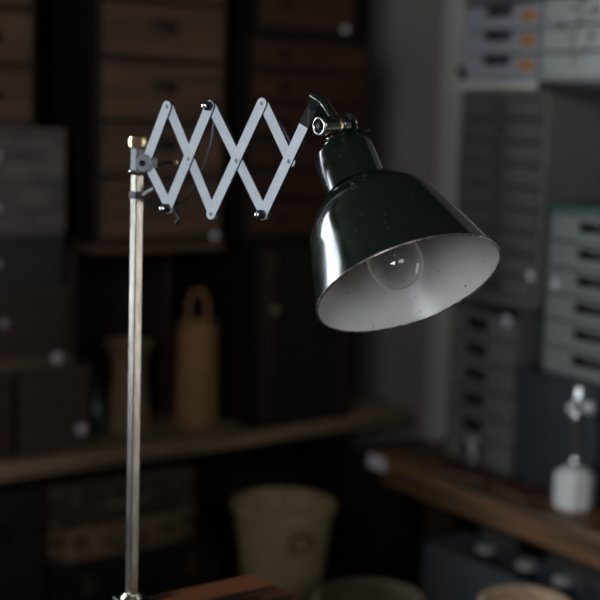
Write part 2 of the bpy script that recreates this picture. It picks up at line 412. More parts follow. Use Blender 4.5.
round_tag('round_tag', 'round white tag on the chest behind the lamp head, upper right', (2.255, 2.9299, 1.590), 0, .014)

# stack at far left
def simple_box(name, label, cat, loc, w, d, h, m, lid=.03, group=None, kn=None, km=None, over=.004):
    t = thing(name, label, cat, loc, 0, group)
    bm = NB(); box(bm, -w/2, w/2, 0, d, 0, h-lid, .003); obj('body', bm, m, t)
    bm = NB(); box(bm, -w/2-over, w/2+over, -over, d+over, h-lid, h, .003); obj('lid', bm, m, t)
    if kn:
        k = obj('knob', knob(.011), km, t, True); k.location = (kn[0], 0, kn[1])
    return t
simple_box('wooden_box', 'dark brown wooden box with a white tag, lowest in left stack', 'box', (1.416, 3.0, .472), .196, .36, .222, M['umber'], .022)
simple_box('wooden_box', 'maroon wooden box on the plank at the left picture edge', 'box', (1.20, 3.0, .472), .20, .36, .222, M['maroon'], .03)
t = thing('wooden_chest', 'maroon wooden chest with tan plinth and pale knob, in left stack', 'chest', (1.265, 2.985, .694))
bm = NB(); box(bm, -.185, .185, .002, .36, .038, .195, .003); obj('body', bm, M['maroon'], t)
bm = NB(); box(bm, -.19, .19, -.004, .366, 0, .038, .003); obj('plinth', bm, M['tan_strip'], t)
bm = NB(); box(bm, -.165, .165, -.008, .002, .055, .165, .003); d_ = obj('drawer', bm, M['maroon'], t)
k = obj('knob', knob(.011), M['porcelain'], d_, True); k.location = (-.005, -.008, .128)
bm = NB(); box(bm, -.19, .19, -.004, .366, .195, .207, .002); obj('top', bm, M['umber'], t)
wood_chest('drawer_box', 'dull blue-black drawer box under the weathered grey chest', (1.265, 2.985, .901), .33, .38, .135,
           [(.004, .131)], M['blue_wood'], M['blue_wood'], 'knob', M['porcelain'], -.022, cat='drawer box')
wood_chest('chest_of_drawers', 'weathered grey two-drawer chest near the top of left stack', (1.265, 2.98, 1.036), .33, .40, .262,
           [(.004, .130), (.130, .252)], M['grey_wood'], M['grey_wood'], 'knob', M['porcelain'], -.022)
wood_chest('chest_of_drawers', 'brown drawer chest topmost at left, standing on weathered grey chest', (1.275, 3.04, 1.298), .205, .36, .50,
           [(.006, .148), (.148, .285), (.285, .40), (.40, .49)], M['chest_body'], M['chest'], 'knob', M['black_iron'], -.005)
round_tag('round_tag', 'round white tag on the tan plinth of the maroon chest', (1.410, 2.981, .722), 0, .017)
round_tag('round_tag', 'round white tag on the dark brown box beside the plank edge', (1.489, 3.0, .522), 0, .018)

# ------------------------------------------------------------------ baskets and bottles on the low shelf
def woven(prof, seg, amp, wall=.006, cap=True):
    """basket wall with over-under weave relief and an inner skin"""
    bm = NB(); dense = []
    n = max(2, int(sum(abs(prof[i+1][0]-prof[i][0]) for i in range(len(prof)-1))/.009))
    L = prof[-1][0] - prof[0][0]
    for i in range(n+1):
        s = prof[0][0] + L*i/n
        for j in range(len(prof)-1):
            if prof[j][0] <= s+1e-9 and s <= prof[j+1][0]+1e-9:
                f = (s-prof[j][0])/(prof[j+1][0]-prof[j][0]); f = f*f*(3-2*f)*.4 + f*.6
                r = prof[j][1] + (prof[j+1][1]-prof[j][1])*f; break
        dense.append((s, r))
    no = len(dense)
    inner = [(s, r-wall) for s, r in reversed(dense) if s > prof[0][0]+.004]
    inner[-1] = (prof[0][0]+.008, inner[-1][1])
    lathe(bm, dense+inner, seg=seg, mod=lambda i, k: (amp if (i + k//2) % 2 else 0) if i < no else 0)
    return bm
t = thing('woven_vase', 'pale flared woven vase on the plank shelf behind the lamp post', 'basket', (1.70, 3.135, .472))
obj('body', woven([(0, .062), (.06, .056), (.17, .044), (.222, .052), (.238, .070)], 40, .0022), M['wicker_a'], t, True)
bm = NB(); torus(bm, (0, 0, .240), (0, 0, 1), .068, .005, 40, 8); obj('rim', bm, M['wicker_a'], t, True)
t = thing('woven_basket', 'tall honey-coloured woven basket with an upright handle on plank shelf', 'basket', (1.898, 3.10, .472))
obj('body', woven([(0, .058), (.03, .063), (.15, .060), (.255, .057), (.285, .055)], 40, .0025), M['wicker_b'], t, True)
bm = NB(); torus(bm, (0, 0, .286), (0, 0, 1), .053, .005, 40, 8); obj('rim', bm, M['wicker_b'], t, True)
bm = NB()
hd = Vector((.81, -.58, 0)).normalized()
tube(bm, [hd*-.027 + Vector((0, 0, .27)), hd*-.026 + Vector((0, 0, .34)), hd*-.014 + Vector((0, 0, .372)), Vector((0, 0, .38)),
          hd*.014 + Vector((0, 0, .372)), hd*.026 + Vector((0, 0, .34)), hd*.027 + Vector((0, 0, .27))], .007, 10)
obj('handle', bm, M['wicker_b'], t, True)
t = thing('glass_bottle', 'small dark green glass bottle between dark box and woven vase', 'bottle', (1.582, 3.10, .472))
obj('body', lathe(NB(), [(0, .022), (.004, .025), (.08, .025), (.10, .012), (.135, .011), (.137, .013), (.145, .013)], seg=24), M['bottle_green'], t, True)
obj('stopper', lathe(NB(), [(.145, .008), (.155, .010), (.165, .007)], seg=16), M['black_iron'], t, True)

t = thing('filler_trunk', 'black trunk added at left edge to keep the floor beside the suitcases dark', 'filler_trunk', (1.235, 2.99, 0))  # black box added here to keep the suitcases' lit sides hidden
bm = NB(); box(bm, -.15, .15, 0, .38, 0, .27, .004); obj('body', bm, M['case_green'], t)
bm = NB(); box(bm, -.153, .153, -.003, .383, .272, .385, .008); obj('lid', bm, M['case_green'], t)
bm = NB(); box(bm, .02, .05, -.008, -.003, .255, .30, .002); obj('latch', bm, M['black_iron'], t)
# suitcases on the floor below the plank
def suitcase(label, loc, w, d, h, m, latches, hm, corner=None):
    t = thing('suitcase', label, 'suitcase', loc)
    bm = NB(); box(bm, -w/2, w/2, 0, d, 0, h*.62, .012); obj('base', bm, m, t)
    bm = NB(); box(bm, -w/2-.002, w/2+.002, -.002, d+.002, h*.62+.001, h, .012); obj('lid', bm, m, t)
    for x in latches:
        bm = NB(); box(bm, x-.014, x+.014, -.008, -.002, h*.45, h*.82, .002); obj('latch', bm, M['brass_dull'], t)
    bm = NB(); tube(bm, [(-.055, -.004, h*.5), (-.05, -.022, h*.48), (0, -.028, h*.47), (.05, -.022, h*.48), (.055, -.004, h*.5)], .007, 8)
    obj('handle', bm, hm, t, True)
    for s in (-1, 1):
        for z in (.012, h-.03):
            bm = NB(); box(bm, s*(w/2-.022)-.02, s*(w/2-.022)+.02, -.005, .03, z-.008, z+.02, .004); obj('corner_cap', bm, corner or hm, t)
    return t
suitcase('black-green canvas suitcase, lowest of the three under the plank shelf', (1.67, 3.0, 0), .53, .36, .145, M['case_green'], (-.16, .16), M['black_iron'])
suitcase('tan leather suitcase, middle of the three under the plank shelf', (1.635, 3.03, .146), .45, .34, .095, M['case_tan'], (-.13, .13), M['case_dark'])
suitcase('dark brown leather suitcase with dull latches, topmost of the three', (1.635, 3.03, .242), .45, .34, .125, M['case_dark'], (-.15, -.05, .07, .15), M['case_tan'], M['brass_dull'])

# ------------------------------------------------------------------ rustic bench on the right
t = thing('low_bench', 'rustic brown low bench with thick top along the right wall', 'bench', (2.13, 1.9, 0))
bm = NB(); box(bm, 2.13, 2.74, 1.0, 2.60, .432, .472, .004); obj('top', bm, M['bench'], t, world=True)
bm = NB(); box(bm, 2.145, 2.165, 1.0, 2.56, .392, .432, .003); obj('apron', bm, M['bench'], t, world=True)
for x, y in ((2.30, 2.497), (2.66, 2.497), (2.30, 1.05), (2.66, 1.05)):
    bm = NB(); box(bm, x, x+.06, y, y+.06, 0, .432, .003); obj('leg', bm, M['bench_leg'], t, world=True)
bm = NB(); box(bm, 2.127, 2.1295, 2.530, 2.598, .434, .470)
tag(obj('paper_tag', bm, M['paper']), 'cream paper price tag on the far corner of the low bench', 'tag')

t = thing('dark_filler_crate', 'black-stained slatted crate added to keep the floor behind the bench end dark', 'crate', (2.50, 2.86, 0))  # added black crate standing in for deep shade behind the bench
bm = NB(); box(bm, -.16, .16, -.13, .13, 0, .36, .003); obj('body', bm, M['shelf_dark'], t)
for i in range(4):
    bm = NB(); box(bm, -.165, .165, -.138, -.130, .015+i*.09, .085+i*.09, .002); obj('slat', bm, M['chest_body'], t)
# blue box and jars under the bench
t = thing('storage_box', 'slate blue open storage box on the floor under the bench', 'box', (2.206, 1.94, 0))
bm = NB(); box(bm, 2.135, 2.147, 1.5, 2.372, 0, .295, .002); box(bm, 2.265, 2.277, 1.5, 2.372, 0, .295, .002)
box(bm, 2.147, 2.265, 1.5, 1.512, 0, .295); box(bm, 2.147, 2.265, 2.36, 2.372, 0, .295); box(bm, 2.147, 2.265, 1.512, 2.36, 0, .012)
box(bm, 2.147, 2.265, 1.512, 2.36, .205, .211)
obj('body', bm, M['slate_blue'], t, world=True)
def jar(label, loc, r, h):
    t = thing('glass_jar', label, 'jar', loc, 0, 'glass jars under and on the bench')
    obj('body', lathe(NB(), [(0, r*.9), (.003, r), (h*.75, r), (h*.88, r*.75), (h, r*.75)], seg=24), M['jar'], t, True)
    obj('lid', lathe(NB(), [(h, r*.8), (h+.002, r*.84), (h+.012, r*.84), (h+.014, r*.8)], seg=24), M['porcelain'], t, True)
    return t
j = jar('glass jar in the blue box, farthest of three', (2.208, 2.225, .211), .028, .085)
dup(j, (2.208, 2.087, .211), 'glass jar in the blue box, between the other two')
dup(j, (2.208, 1.968, .211), 'glass jar in the blue box, nearest of three')
jar('small glass jar standing on the bench in front of grey drawer unit', (2.262, 2.345, .472), .022, .065)
# rust-red papers lying on the bench top
for i, (x, y, a, w_, d_, lab) in enumerate(((2.205, 2.30, .2, .075, .14, 'flat rust-red booklet on the bench, farther of two'),
                                            (2.20, 2.11, -.15, .07, .13, 'flat rust-red booklet on the bench beside the white bottle'))):
    t = thing('booklet', lab, 'booklet', (x, y, .472), a, 'rust-red booklets on the bench')
    bm = NB(); box(bm, -w_/2+.002, w_/2-.002, -d_/2+.002, d_/2-.002, .001, .011); obj('pages', bm, M['tan_strip'], t)
    bm = NB(); box(bm, -w_/2, w_/2, -d_/2, d_/2, .011, .0125); box(bm, -w_/2, w_/2, -d_/2, d_/2, 0, .001); obj('cover', bm, M['rust_red'], t)

# navy box, teal-topped drawers
t = thing('navy_box', 'navy wooden box on the bench carrying the teal-topped drawers', 'box', (2.285, 2.224, .472), EAST)
bm = NB(); box(bm, 0, .62, 0, .40, 0, .268, .004); obj('body', bm, M['navy'], t)
bm = NB(); box(bm, -.003, .623, -.004, .403, .268, .286, .004); obj('lid', bm, M['navy'], t)
def plastic_drawers(name, label, loc, w, d, h, rows, body, face, hx, hole, lid=None, lidm=None, label_tab=None, knobm=None, xoff=0, inset=.006):
    t = thing(name, label, 'drawer unit', loc, EAST)
    b = carcass(w, d, h, .007); obj('carcass', b, body, t)
    for z0, z1 in rows:
        bm = NB(); fw_ = w-2*inset; zc = (z0+z1)/2+hole[2]
        a0, a1 = hx-hole[0]/2, hx+hole[0]/2
        hole_front(bm, fw_, z0+.003, z1-.003, .010, a0, a1, zc-hole[1]/2, zc+hole[1]/2, -w/2+inset)
        dr = obj('drawer', bm, face, t)
        bm = NB()       # recess behind the hand hole
        box(bm, a0-.003, a1+.003, .022, .024, zc-hole[1]/2-.003, zc+hole[1]/2+.003)
        box(bm, a0-.003, a0, 0, .022, zc-hole[1]/2-.003, zc+hole[1]/2+.003); box(bm, a1, a1+.003, 0, .022, zc-hole[1]/2-.003, zc+hole[1]/2+.003)
        box(bm, a0, a1, 0, .022, zc+hole[1]/2, zc+hole[1]/2+.003); box(bm, a0, a1, 0, .022, zc-hole[1]/2-.003, zc-hole[1]/2)
        obj('handle_hole', bm, M['hole'], dr)
        if label_tab:
            bm = NB(); box(bm, label_tab-.026, label_tab+.026, -.0108, -.010, z0+.018, z0+.045); obj('label_card', bm, M['orange'], dr)
    if lid:
        bm = NB(); box(bm, -w/2-.004, w/2+.004, -.012, d+.002, h, h+lid, .003); obj('lid', bm, lidm, t)
    return t
rows6 = [(.004+.0625*i, .004+.0625*(i+1)) for i in range(6)]
plastic_drawers('drawer_unit', 'pale plastic drawer unit with a teal lid on navy box', (2.296, 1.955, .759), .39, .34, .382, rows6,
                M['pale_plastic'], M['pale_plastic'], -.048, (.11, .026, .006), .022, M['teal'])
rows5 = [(.005+.0655*i, .005+.0655*(i+1)) for i in range(6)]
plastic_drawers('drawer_unit', 'grey plastic drawer unit standing on the bench under tall grey cabinet', (2.296, 2.355, .473), .25, .36, .432, rows5,
                M['grey_plastic'], M['grey_plastic'], -.025, (.085, .03, 0))
round_tag('round_tag', 'round white tag on the top drawer of the grey plastic unit', (2.2848, 2.272, .862), EAST, .018)

# tall grey flat-file cabinet
t = thing('filing_cabinet', 'tall grey cabinet of nine shallow drawers below the wall shelf', 'cabinet', (2.296, 2.335, .906), EAST)
obj('carcass', carcass(.305, .40, .518, .012), M['grey_side'], t)
for i in range(9):
    z = .014 + i*.0545
    bm = NB(); box(bm, -.139, .139, -.006, .010, z+.003, z+.0515, .002); box(bm, -.135, .135, .010, .37, z+.006, z+.046)
    dr = obj('drawer', bm, M['grey_metal'], t)
    if i:
        bm = NB(); box(bm, -.022, .022, -.0085, -.006, z+.016, z+.038, .001); obj('label_holder', bm, M['dark_lid'], dr)
    else:
        bm = NB(); box(bm, -.03, .03, -.012, -.006, z+.018, z+.036, .002); obj('pull', bm, M['hole'], dr)
round_tag('round_tag', 'round white tag on the lowest drawer of tall grey cabinet', (2.2885, 2.203, .982), EAST, .016)
round_tag('round_tag', 'round white tag on pale drawer front just below the teal lid edge', (2.2848, 2.118, .973), EAST, .015)

# wall shelf with white drawer units
t = thing('wall_shelf', 'pale wall shelf on brackets holding the white drawer units', 'shelf', (2.28, 2.1, 1.428))
bm = NB(); box(bm, 2.283, 2.755, 1.70, 2.50, 1.428, 1.446, .002); obj('board', bm, M['white_trim'], t, world=True)
bm = NB(); box(bm, 2.276, 2.283, 1.70, 2.205, 1.425, 1.447, .001); obj('edge_strip', bm, M['black_iron'], t, world=True)
for y in (2.47, 1.78):
    bm = NB(); box(bm, 2.74, 2.757, y-.015, y+.015, 1.10, 1.428); obj('bracket', bm, M['black_iron'], t, world=True)
bm = NB(); tube(bm, [(2.30, 2.485, 1.45), (2.285, 2.485, 1.475), (2.278, 2.47, 1.478), (2.275, 2.455, 1.46)], .006, 8); obj('hook', bm, M['black_iron'], t, True, world=True)
rows3 = [(.006+.0585*i, .006+.0585*(i+1)) for i in range(3)]
plastic_drawers('drawer_unit', 'white drawer unit with orange labels and black hand holes, top right', (2.296, 2.345, 1.447), .265, .36, .185, rows3,
                M['white_plastic'], M['white_plastic'], -.015, (.100, .024, .016), .012, M['dark_lid'], label_tab=.092)
t = thing('drawer_unit', 'glossy white drawer unit with a faint plant drawing, top right corner', 'drawer unit', (2.29, 2.02, 1.447), EAST)
obj('carcass', carcass(.37, .36, .193, .007), M['white_gloss'], t)
for i in range(3):
    z = .006+.0605*i
    bm = NB(); box(bm, -.178, .178, -.010, .004, z+.002, z+.0585, .004); box(bm, -.17, .17, .004, .33, z+.006, z+.048)
    dr = obj('drawer', bm, M['white_gloss'], t)
bm = NB()
def stem(pts, r): tube(bm, [(x-.065, -.0105, z) for x, z in pts], r, 6)
stem([(-.01, .03), (-.02, .08), (-.005, .13), (.005, .18)], .0022); stem([(-.005, .12), (.02, .15), (.04, .155)], .0018)
stem([(-.015, .09), (-.045, .12), (-.06, .125)], .0018); stem([(0, .05), (.03, .085), (.035, .10)], .0018)
for x, z, r in ((.005, .185, .013), (.042, .157, .011), (-.062, .127, .011), (.036, .103, .010), (-.02, .165, .009)):
    lathe(bm, [(0, r), (.0006, r*.7)], (x-.065, -.0102, z), (0, -1, 0), 10)
obj('plant_drawing', bm, M['decal'], t)
bm = NB(); box(bm, -.189, .189, -.012, .362, .193, .205, .003); obj('lid', bm, M['dark_lid'], t)

# dark bowl on the teal lid
t = thing('bowl', 'black bowl on the teal lid at the right picture edge', 'bowl', (2.44, 1.94, 1.163))
obj('body', lathe(NB(), [(0, .05), (.008, .055), (.05, .095), (.10, .115), (.104, .113), (.10, .108), (.05, .087), (.014, .05)], seg=36), M['black_cloth'], t, True)
bm = NB(); torus(bm, (0, 0, .102), (0, 0, 1), .112, .004, 40, 8); obj('rim', bm, M['black_cloth'], t, True)

# white bottle with a chrome pump on the bench
t = thing('pump_bottle', 'white glass bottle with tall chrome pump on the brown bench', 'bottle', (2.235, 1.978, .472))
obj('body', lathe(NB(), [(0, .040), (.004, .044), (.070, .046), (.082, .042), (.094, .026), (.098, .018)], seg=8), M['milk_glass_and_glint'], t, False)
obj('stem', lathe(NB(), [(.098, .018), (.104, .012), (.12, .009), (.15, .010), (.16, .013), (.175, .011), (.19, .013), (.205, .017), (.22, .013), (.232, .012), (.25, .014), (.262, .011), (.275, .010), (.285, .006)], seg=20), M['chrome'], t, True)
for s, nm in ((-1, 'glint_valve'), (1, 'glint_valve')):  # white balls stand in for bright glints on shiny metal
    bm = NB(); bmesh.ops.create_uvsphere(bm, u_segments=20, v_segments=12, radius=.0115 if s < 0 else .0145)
    k = obj(nm, bm, M['milk_glass_and_glint'], t, True); k.location = (s*.019*.81-.008, -s*.019*.58-.012, .236 + (.003 if s > 0 else 0))

# ------------------------------------------------------------------ floor baskets
t = thing('waste_basket', 'olive woven waste basket with a hand hole, on the floor mid-picture', 'basket', (1.945, 2.72, 0))
bm = woven([(0, .092), (.16, .112), (.29, .127), (.322, .136)], 64, .003); obj('body', bm, M['wicker_c'], t, True)
bm = NB(); torus(bm, (0, 0, .324), (0, 0, 1), .133, .008, 56, 8); obj('rim', bm, M['wicker_c'], t, True)
dv = Vector((-.25, -.97, 0)).normalized(); sv = Vector((-dv.y, dv.x, 0))
bm = NB()
tube(bm, [dv*r_ + sv*x_ + Vector((0, 0, z_)) for r_, x_, z_ in ((.122, -.032, .252), (.131, -.016, .277), (.133, .012, .277), (.124, .032, .252), (.122, .016, .235), (.123, -.016, .235), (.122, -.032, .252))], .006, 8)
hd_ = obj('handle', bm, M['case_dark'], t, True)
def low_basket(label, loc, r, h, m):
    t = thing('round_basket', label, 'basket', loc)
    obj('body', woven([(0, r*.72), (h*.5, r*.9), (h, r)], 52, .003, .007), m, t, True)
    bm = NB(); torus(bm, (0, 0, h), (0, 0, 1), r-.003, .009, 48, 8)
    obj('rim', bm, m, t, True)
    return t
low_basket('dim brown round basket rim just behind the table corner', (1.735, 2.09, 0), .120, .308, M['wicker_e'])
lb = low_basket('bright tan round basket under the bench edge, bottom right', (1.985, 1.87, 0), .096, .322, M['wicker_d'])

# ------------------------------------------------------------------ the table
t = thing('work_table', 'red-brown wooden table whose corner shows at the bottom edge', 'table', (.3, .95, 0))
bm = NB(); box(bm, -.35, .957, .55, 1.408, .698, .730, .003); obj('top', bm, M['table'], t, world=True)
bm = NB(); box(bm, -.28, .90, .60, .618, .62, .698); box(bm, -.28, .90, 1.335, 1.353, .62, .698); box(bm, -.28, -.262, .618, 1.335, .62, .698); box(bm, .882, .90, .618, 1.335, .62, .698)
obj('apron', bm, M['table_leg'], t, world=True)
for x in (-.28, .85):
    for y in (.60, 1.303):
        bm = NB(); box(bm, x, x+.05, y, y+.05, 0, .698, .003); obj('leg', bm, M['table_leg'], t, world=True)

# crate added out of view to shade the lower part of the room
t = thing('light_blocker_crate', 'dark lidded crate added on the work table, out of view, to block light', 'crate', (.03, .90, .730))
bm = NB()
for x0, x1, y0, y1 in ((-.19, .19, -.18, -.165), (-.19, .19, .165, .18), (-.19, -.175, -.165, .165), (.175, .19, -.165, .165)):
    box(bm, x0, x1, y0, y1, 0, .47, .002)
box(bm, -.175, .175, -.165, .165, 0, .015); obj('body', bm, M['shelf_dark'], t)
bm = NB(); box(bm, -.196, .196, -.186, .186, .47, .49, .003); obj('lid', bm, M['chest_body'], t)

# ------------------------------------------------------------------ THE LAMP
FX, FY, FZ = .767, 1.400, .730
lamp = thing('scissor_lamp', 'scissor-arm work lamp with dark green enamel shade, clamped to table edge', 'lamp', (FX, FY, FZ))
def part(name, bm, m, smooth=False, parent=None, label=None):
    p = parent or lamp
    o = obj(name, bm, m, p, smooth, label, world=True) if p is lamp else None
    return o
def sub(name, bm, m, parent, smooth=False, label=None):
    bmesh.ops.translate(bm, verts=bm.verts, vec=-Vector((FX, FY, FZ)))
    return obj(name, bm, m, parent, smooth, label)
PX = Vector((FX, FY, 0))
# square post standing corner-on to the camera
def square(bm, c, half, z0, z1, ang, bev=.0012):
    g = bmesh.ops.create_cube(bm, size=1)
    for v in g['verts']:
        x, y = v.co.x*2*half, v.co.y*2*half
        v.co = Vector((c.x + x*math.cos(ang) - y*math.sin(ang), c.y + x*math.sin(ang) + y*math.cos(ang), z0 + (v.co.z+.5)*(z1-z0)))
    if bev:
        es = list({e for v in g['verts'] for e in v.link_edges})
        bmesh.ops.bevel(bm, geom=es, offset=bev, segments=2, profile=.5, affect='EDGES')
    return bm
PA = math.radians(-36+45)
part('post', square(NB(), PX, .0058, FZ+.012, 1.272, PA), M['steel'])
# foot clamp
bm = NB(); lathe(bm, [(0, .013), (.002, .0145), (.006, .013), (.009, .010), (.011, .0092)], (FX, FY, FZ+.001), (0, 0, 1), 28)
part('foot_collar', bm, M['steel'], True)
bm = NB(); box(bm, FX-.019, FX+.019, FY-.040, FY+.016, FZ, FZ+.006, .0015); box(bm, FX-.019, FX+.019, FY+.0085, FY+.016, FZ-.075, FZ, .0015)
box(bm, FX-.019, FX+.019, FY-.040, FY+.016, FZ-.081, FZ-.075, .0015)
clampo = part('table_clamp', bm, M['arm_edge'])
bm = NB(); cyl(bm, (FX, FY-.02, FZ-.125), (FX, FY-.02, FZ-.036), .004, 12); cyl(bm, (FX-.02, FY-.02, FZ-.122), (FX+.02, FY-.02, FZ-.122), .003, 10)
cyl(bm, (FX, FY-.02, FZ-.038), (FX, FY-.02, FZ-.033), .011, 20)
sub('clamp_screw', bm, M['bright'], clampo, True)
# brass finial : a cushion-shaped cap over the square post
part('finial', square(NB(), PX, .0098, 1.3035, 1.3195, PA, .0058), M['brass'], True)
part('sleeve', square(NB(), PX, .0060, 1.274, 1.304, PA, .0012), M['sleeve'])
bm = NB(); torus(bm, (FX, FY, 1.276), (0, 0, 1), .0092, .0016, 32, 8); part('post_ring', bm, M['bright'], True)

# scissor arm: all strips lie in one upright plane that swings out towards the camera's right
DV = Vector((.4139, -.9103, 0)); NV = Vector((-.9103, -.4139, 0)); ZV = Vector((0, 0, 1))
P0 = Vector((.7693, 1.3802, 1.2871))
def pt(s, z, off=0): return P0 + DV*s + ZV*z + NV*off
G = {'P0': (0, 0), 'T1': (.0300, .0680), 'B1': (.0334, -.0520), 'T2': (.0905, .0700), 'B2': (.0955, -.0550), 'T3': (.1612, .0745), 'B3': (.1660, -.0510),
     'M1': (.0623, .0078), 'M2': (.1290, .0085), 'M3': (.1988, .0108), 'E': (.2284, .0743)}
def strip(a, b, off, wd=.0122, th=.0018, ra=True, rb=True):
    """flat steel strip with rounded ends between two pivots"""
    a, b = Vector(G[a]), Vector(G[b]); d = (b-a).normalized(); nrm = Vector((-d.y, d.x)); h = wd/2; out = []
    n = 10
    for k in range(n+1):
        t = -PI/2 + PI*k/n; out.append(b + d*math.cos(t)*h*1.05 + nrm*math.sin(t)*h)
    for k in range(n+1):
        t = PI/2 + PI*k/n; out.append(a + d*math.cos(t)*h*1.05 + nrm*math.sin(t)*h)
    bm = NB()
    f = [bm.verts.new(pt(p.x, p.y, off)) for p in out]; r = [bm.verts.new(pt(p.x, p.y, off-th)) for p in out]
    bm.faces.new(f); bm.faces.new(r[::-1])
    for k in range(len(out)):
        bm.faces.new((f[k], r[k], r[(k+1) % len(out)], f[(k+1) % len(out)]))
    return bm
FRONT, REAR = .0036, -.0004
def two_tone(o):
    o.data.materials.append(M['arm_edge'])
    for p in o.data.polygons:
        if abs(p.normal.dot(NV)) < .5: p.material_index = 1
for a, b in (('P0', 'T1'), ('B1', 'T2'), ('B2', 'T3'), ('B3', 'E')):
    two_tone(part('arm_strip', strip(a, b, FRONT, th=.0036), M['arm']))
for a, b in (('P0', 'B1'), ('T1', 'B2'), ('T2', 'B3'), ('T3', 'M3')):
    two_tone(part('arm_strip', strip(a, b, REAR, th=.0036), M['arm']))
def pivot(name, k, r, f, b, m, dome=.0008):
    c = G[k]; bm = NB()
    lathe(bm, [(0, r), (f+b-dome, r), (f+b, r*.6)], pt(*c, -b), NV, 18)
    return part(name, bm, m, True)
for k in ('T1', 'B2', 'T3', 'M1', 'M2', 'M3'):
    pivot('rivet', k, .0024, FRONT+.0008, .0032, M['grey_hub'])
    o = pivot('rivet_washer', k, .0040, .0004, .0075, M['arm_edge'])
def bolt(k, tilt=0):
    c = G[k]; bm = NB()
    lathe(bm, [(0, .0060), (.005, .0060), (.006, .005)], pt(*c, FRONT), NV, 6)
    lathe(bm, [(0, .0060), (.005, .0060)], pt(*c, -.0072), NV, 6)
    cyl(bm, pt(*c, -.0125), pt(*c, FRONT+.0105), .0030, 14)
    b_ = part('pivot_bolt', bm, M['arm_edge'])
    bm = NB(); lathe(bm, [(0, .0030), (.0015, .0026), (.0024, .0012)], pt(*c, FRONT+.0105), NV, 14)
    sub('bolt_tip', bm, M['bright'], b_, True)
    bm = NB(); cyl(bm, pt(c[0]-.0065, c[1]+.0005, -.001), pt(c[0]-.0045, c[1]+.0005, .005), .0032, 12)
    sub('nut', bm, M['bright'], b_, True)
for k in ('T2', 'B1', 'B3'): bolt(k)
# hub that joins the arm to the post
bm = NB(); lathe(bm, [(0, .0108), (.0135, .0108), (.015, .0095)], pt(0, 0, -.0070), NV, 32)
hub = part('hub', bm, M['grey_hub'], True)
bm = NB(); lathe(bm, [(0, .0040), (.003, .0040), (.004, .003)], pt(0, 0, .0080), NV, 6); sub('hub_bolt', bm, M['arm_edge'], hub)
bm = NB(); cyl(bm, pt(-.014, 0, -.0035), pt(0, 0, -.0035), .0045, 20); sub('hub_block', bm, M['arm_edge'], hub)
# locking lever and lower hook
bm = NB(); tube(bm, [pt(.004, -.003, -.008), pt(.018, .001, -.009), pt(.034, .002, -.009)], .0022, 10); lev = part('lever', bm, M['arm_edge'], True)
bm = NB(); lathe(bm, [(0, .001), (.001, .0028), (.0045, .0028), (.0055, .001)], pt(.033, .002, -.009), DV, 14); sub('lever_tip', bm, M['brass'], lev, True)
c = G['B1']
bm = NB(); tube(bm, [pt(c[0]+.001, c[1], -.006), pt(c[0]+.006, c[1]-.006, -.006), pt(c[0]+.010, c[1]-.013, -.006), pt(c[0]+.0065, c[1]-.019, -.006)], .0025, 10); part('cable_hook', bm, M['arm_edge'], True)
# clip on the post
bm = square(NB(), PX, .0072, 1.243, 1.252, PA, .001); cl = part('post_clip', bm, M['arm_edge'])
bm = NB(); cyl(bm, (FX+.004, FY-.004, 1.2475), (FX+.015, FY-.013, 1.256), .0024, 10); sub('clip_screw', bm, M['grey_hub'], cl, True)
# cable slung behind the strips
bm = NB()
tube(bm, [(FX+.004, FY+.007, 1.24), pt(.012, -.046, -.010), pt(.042, -.046, -.010), pt(.066, -.020, -.010), pt(.084, .022, -.010), pt(.0925, .062, -.009), pt(.106, .050, -.009),
          pt(.128, .012, -.009), pt(.145, .040, -.009), pt(.163, .068, -.009), pt(.182, .048, -.009), pt(.203, .022, -.009), pt(.217, .048, -.011), pt(.226, .072, -.011)], .0019, 8, 10)
part('cable', bm, M['rubber'], True)

# shade: a bell whose mouth sits a little askew to its neck
RC = Vector((.9141, 1.0586, 1.1710)); AX = Vector((.0357, -.6938, -.7193)).normalized(); LAT = Vector((.6874, -.5054, .5215)).normalized()
U_ = -AX
K = .001081
outer = [(0, 95.3), (10, 92.8), (20, 90.1), (30, 87.2), (40, 84.2), (50, 81.1), (60, 78.0), (70, 75.2), (80, 72.0), (88, 68.7), (95, 64.4), (102, 59.2), (107, 54.4), (112, 48.6), (116, 43), (119, 37), (121, 31), (122, 24)]
def skew(bm):
    for v in bm.verts:
        q = v.co - RC; s_ = q.dot(U_); k = max(0, min(1, 1 - s_/(90*K)))
        v.co += AX*(math.tan(.1509)*q.dot(LAT)*k)
    return bm
def sm(prof, n=4):
    P = [Vector((a, b, 0)) for a, b in prof]; return [(p.x*K, p.y*K) for p in smooth_path(P, n)]
bm = NB(); lathe(bm, sm(outer), RC, U_, 112, cap0=False, cap1=True)
shade = part('shade', skew(bm), M['shade'], True)
NBASE = Vector((.9066, 1.1445, 1.2672)); NT = Vector((.9121, 1.1811, 1.3105)); NU = (NT-NBASE).normalized(); NL = (NT-NBASE).length
bm = NB(); lathe(bm, [(0, 33.0*K), (NL*.5, 32.8*K), (NL-6*K, 32.4*K), (NL-2.5*K, 31.4*K), (NL-.6*K, 29*K), (NL, 25*K), (NL+.0003, 2*K)], NBASE, NU, 80)
neck = sub('neck', bm, M['shade'], shade, True)
inn = [(s_, r-1.4) for s_, r in outer[:-4]] + [(113, 40), (115.5, 33), (117.5, 22), (118, 2)]
bm = NB(); lathe(bm, sm(inn), RC, U_, 112, cap0=False, cap1=True)
sub('enamel_lining', skew(bm), M['lining'], shade, True)
bm = NB(); torus(bm, RC, U_, 94.9*K, 1.25*K, 128, 10); sub('rim', skew(bm), M['rim'], shade, True)
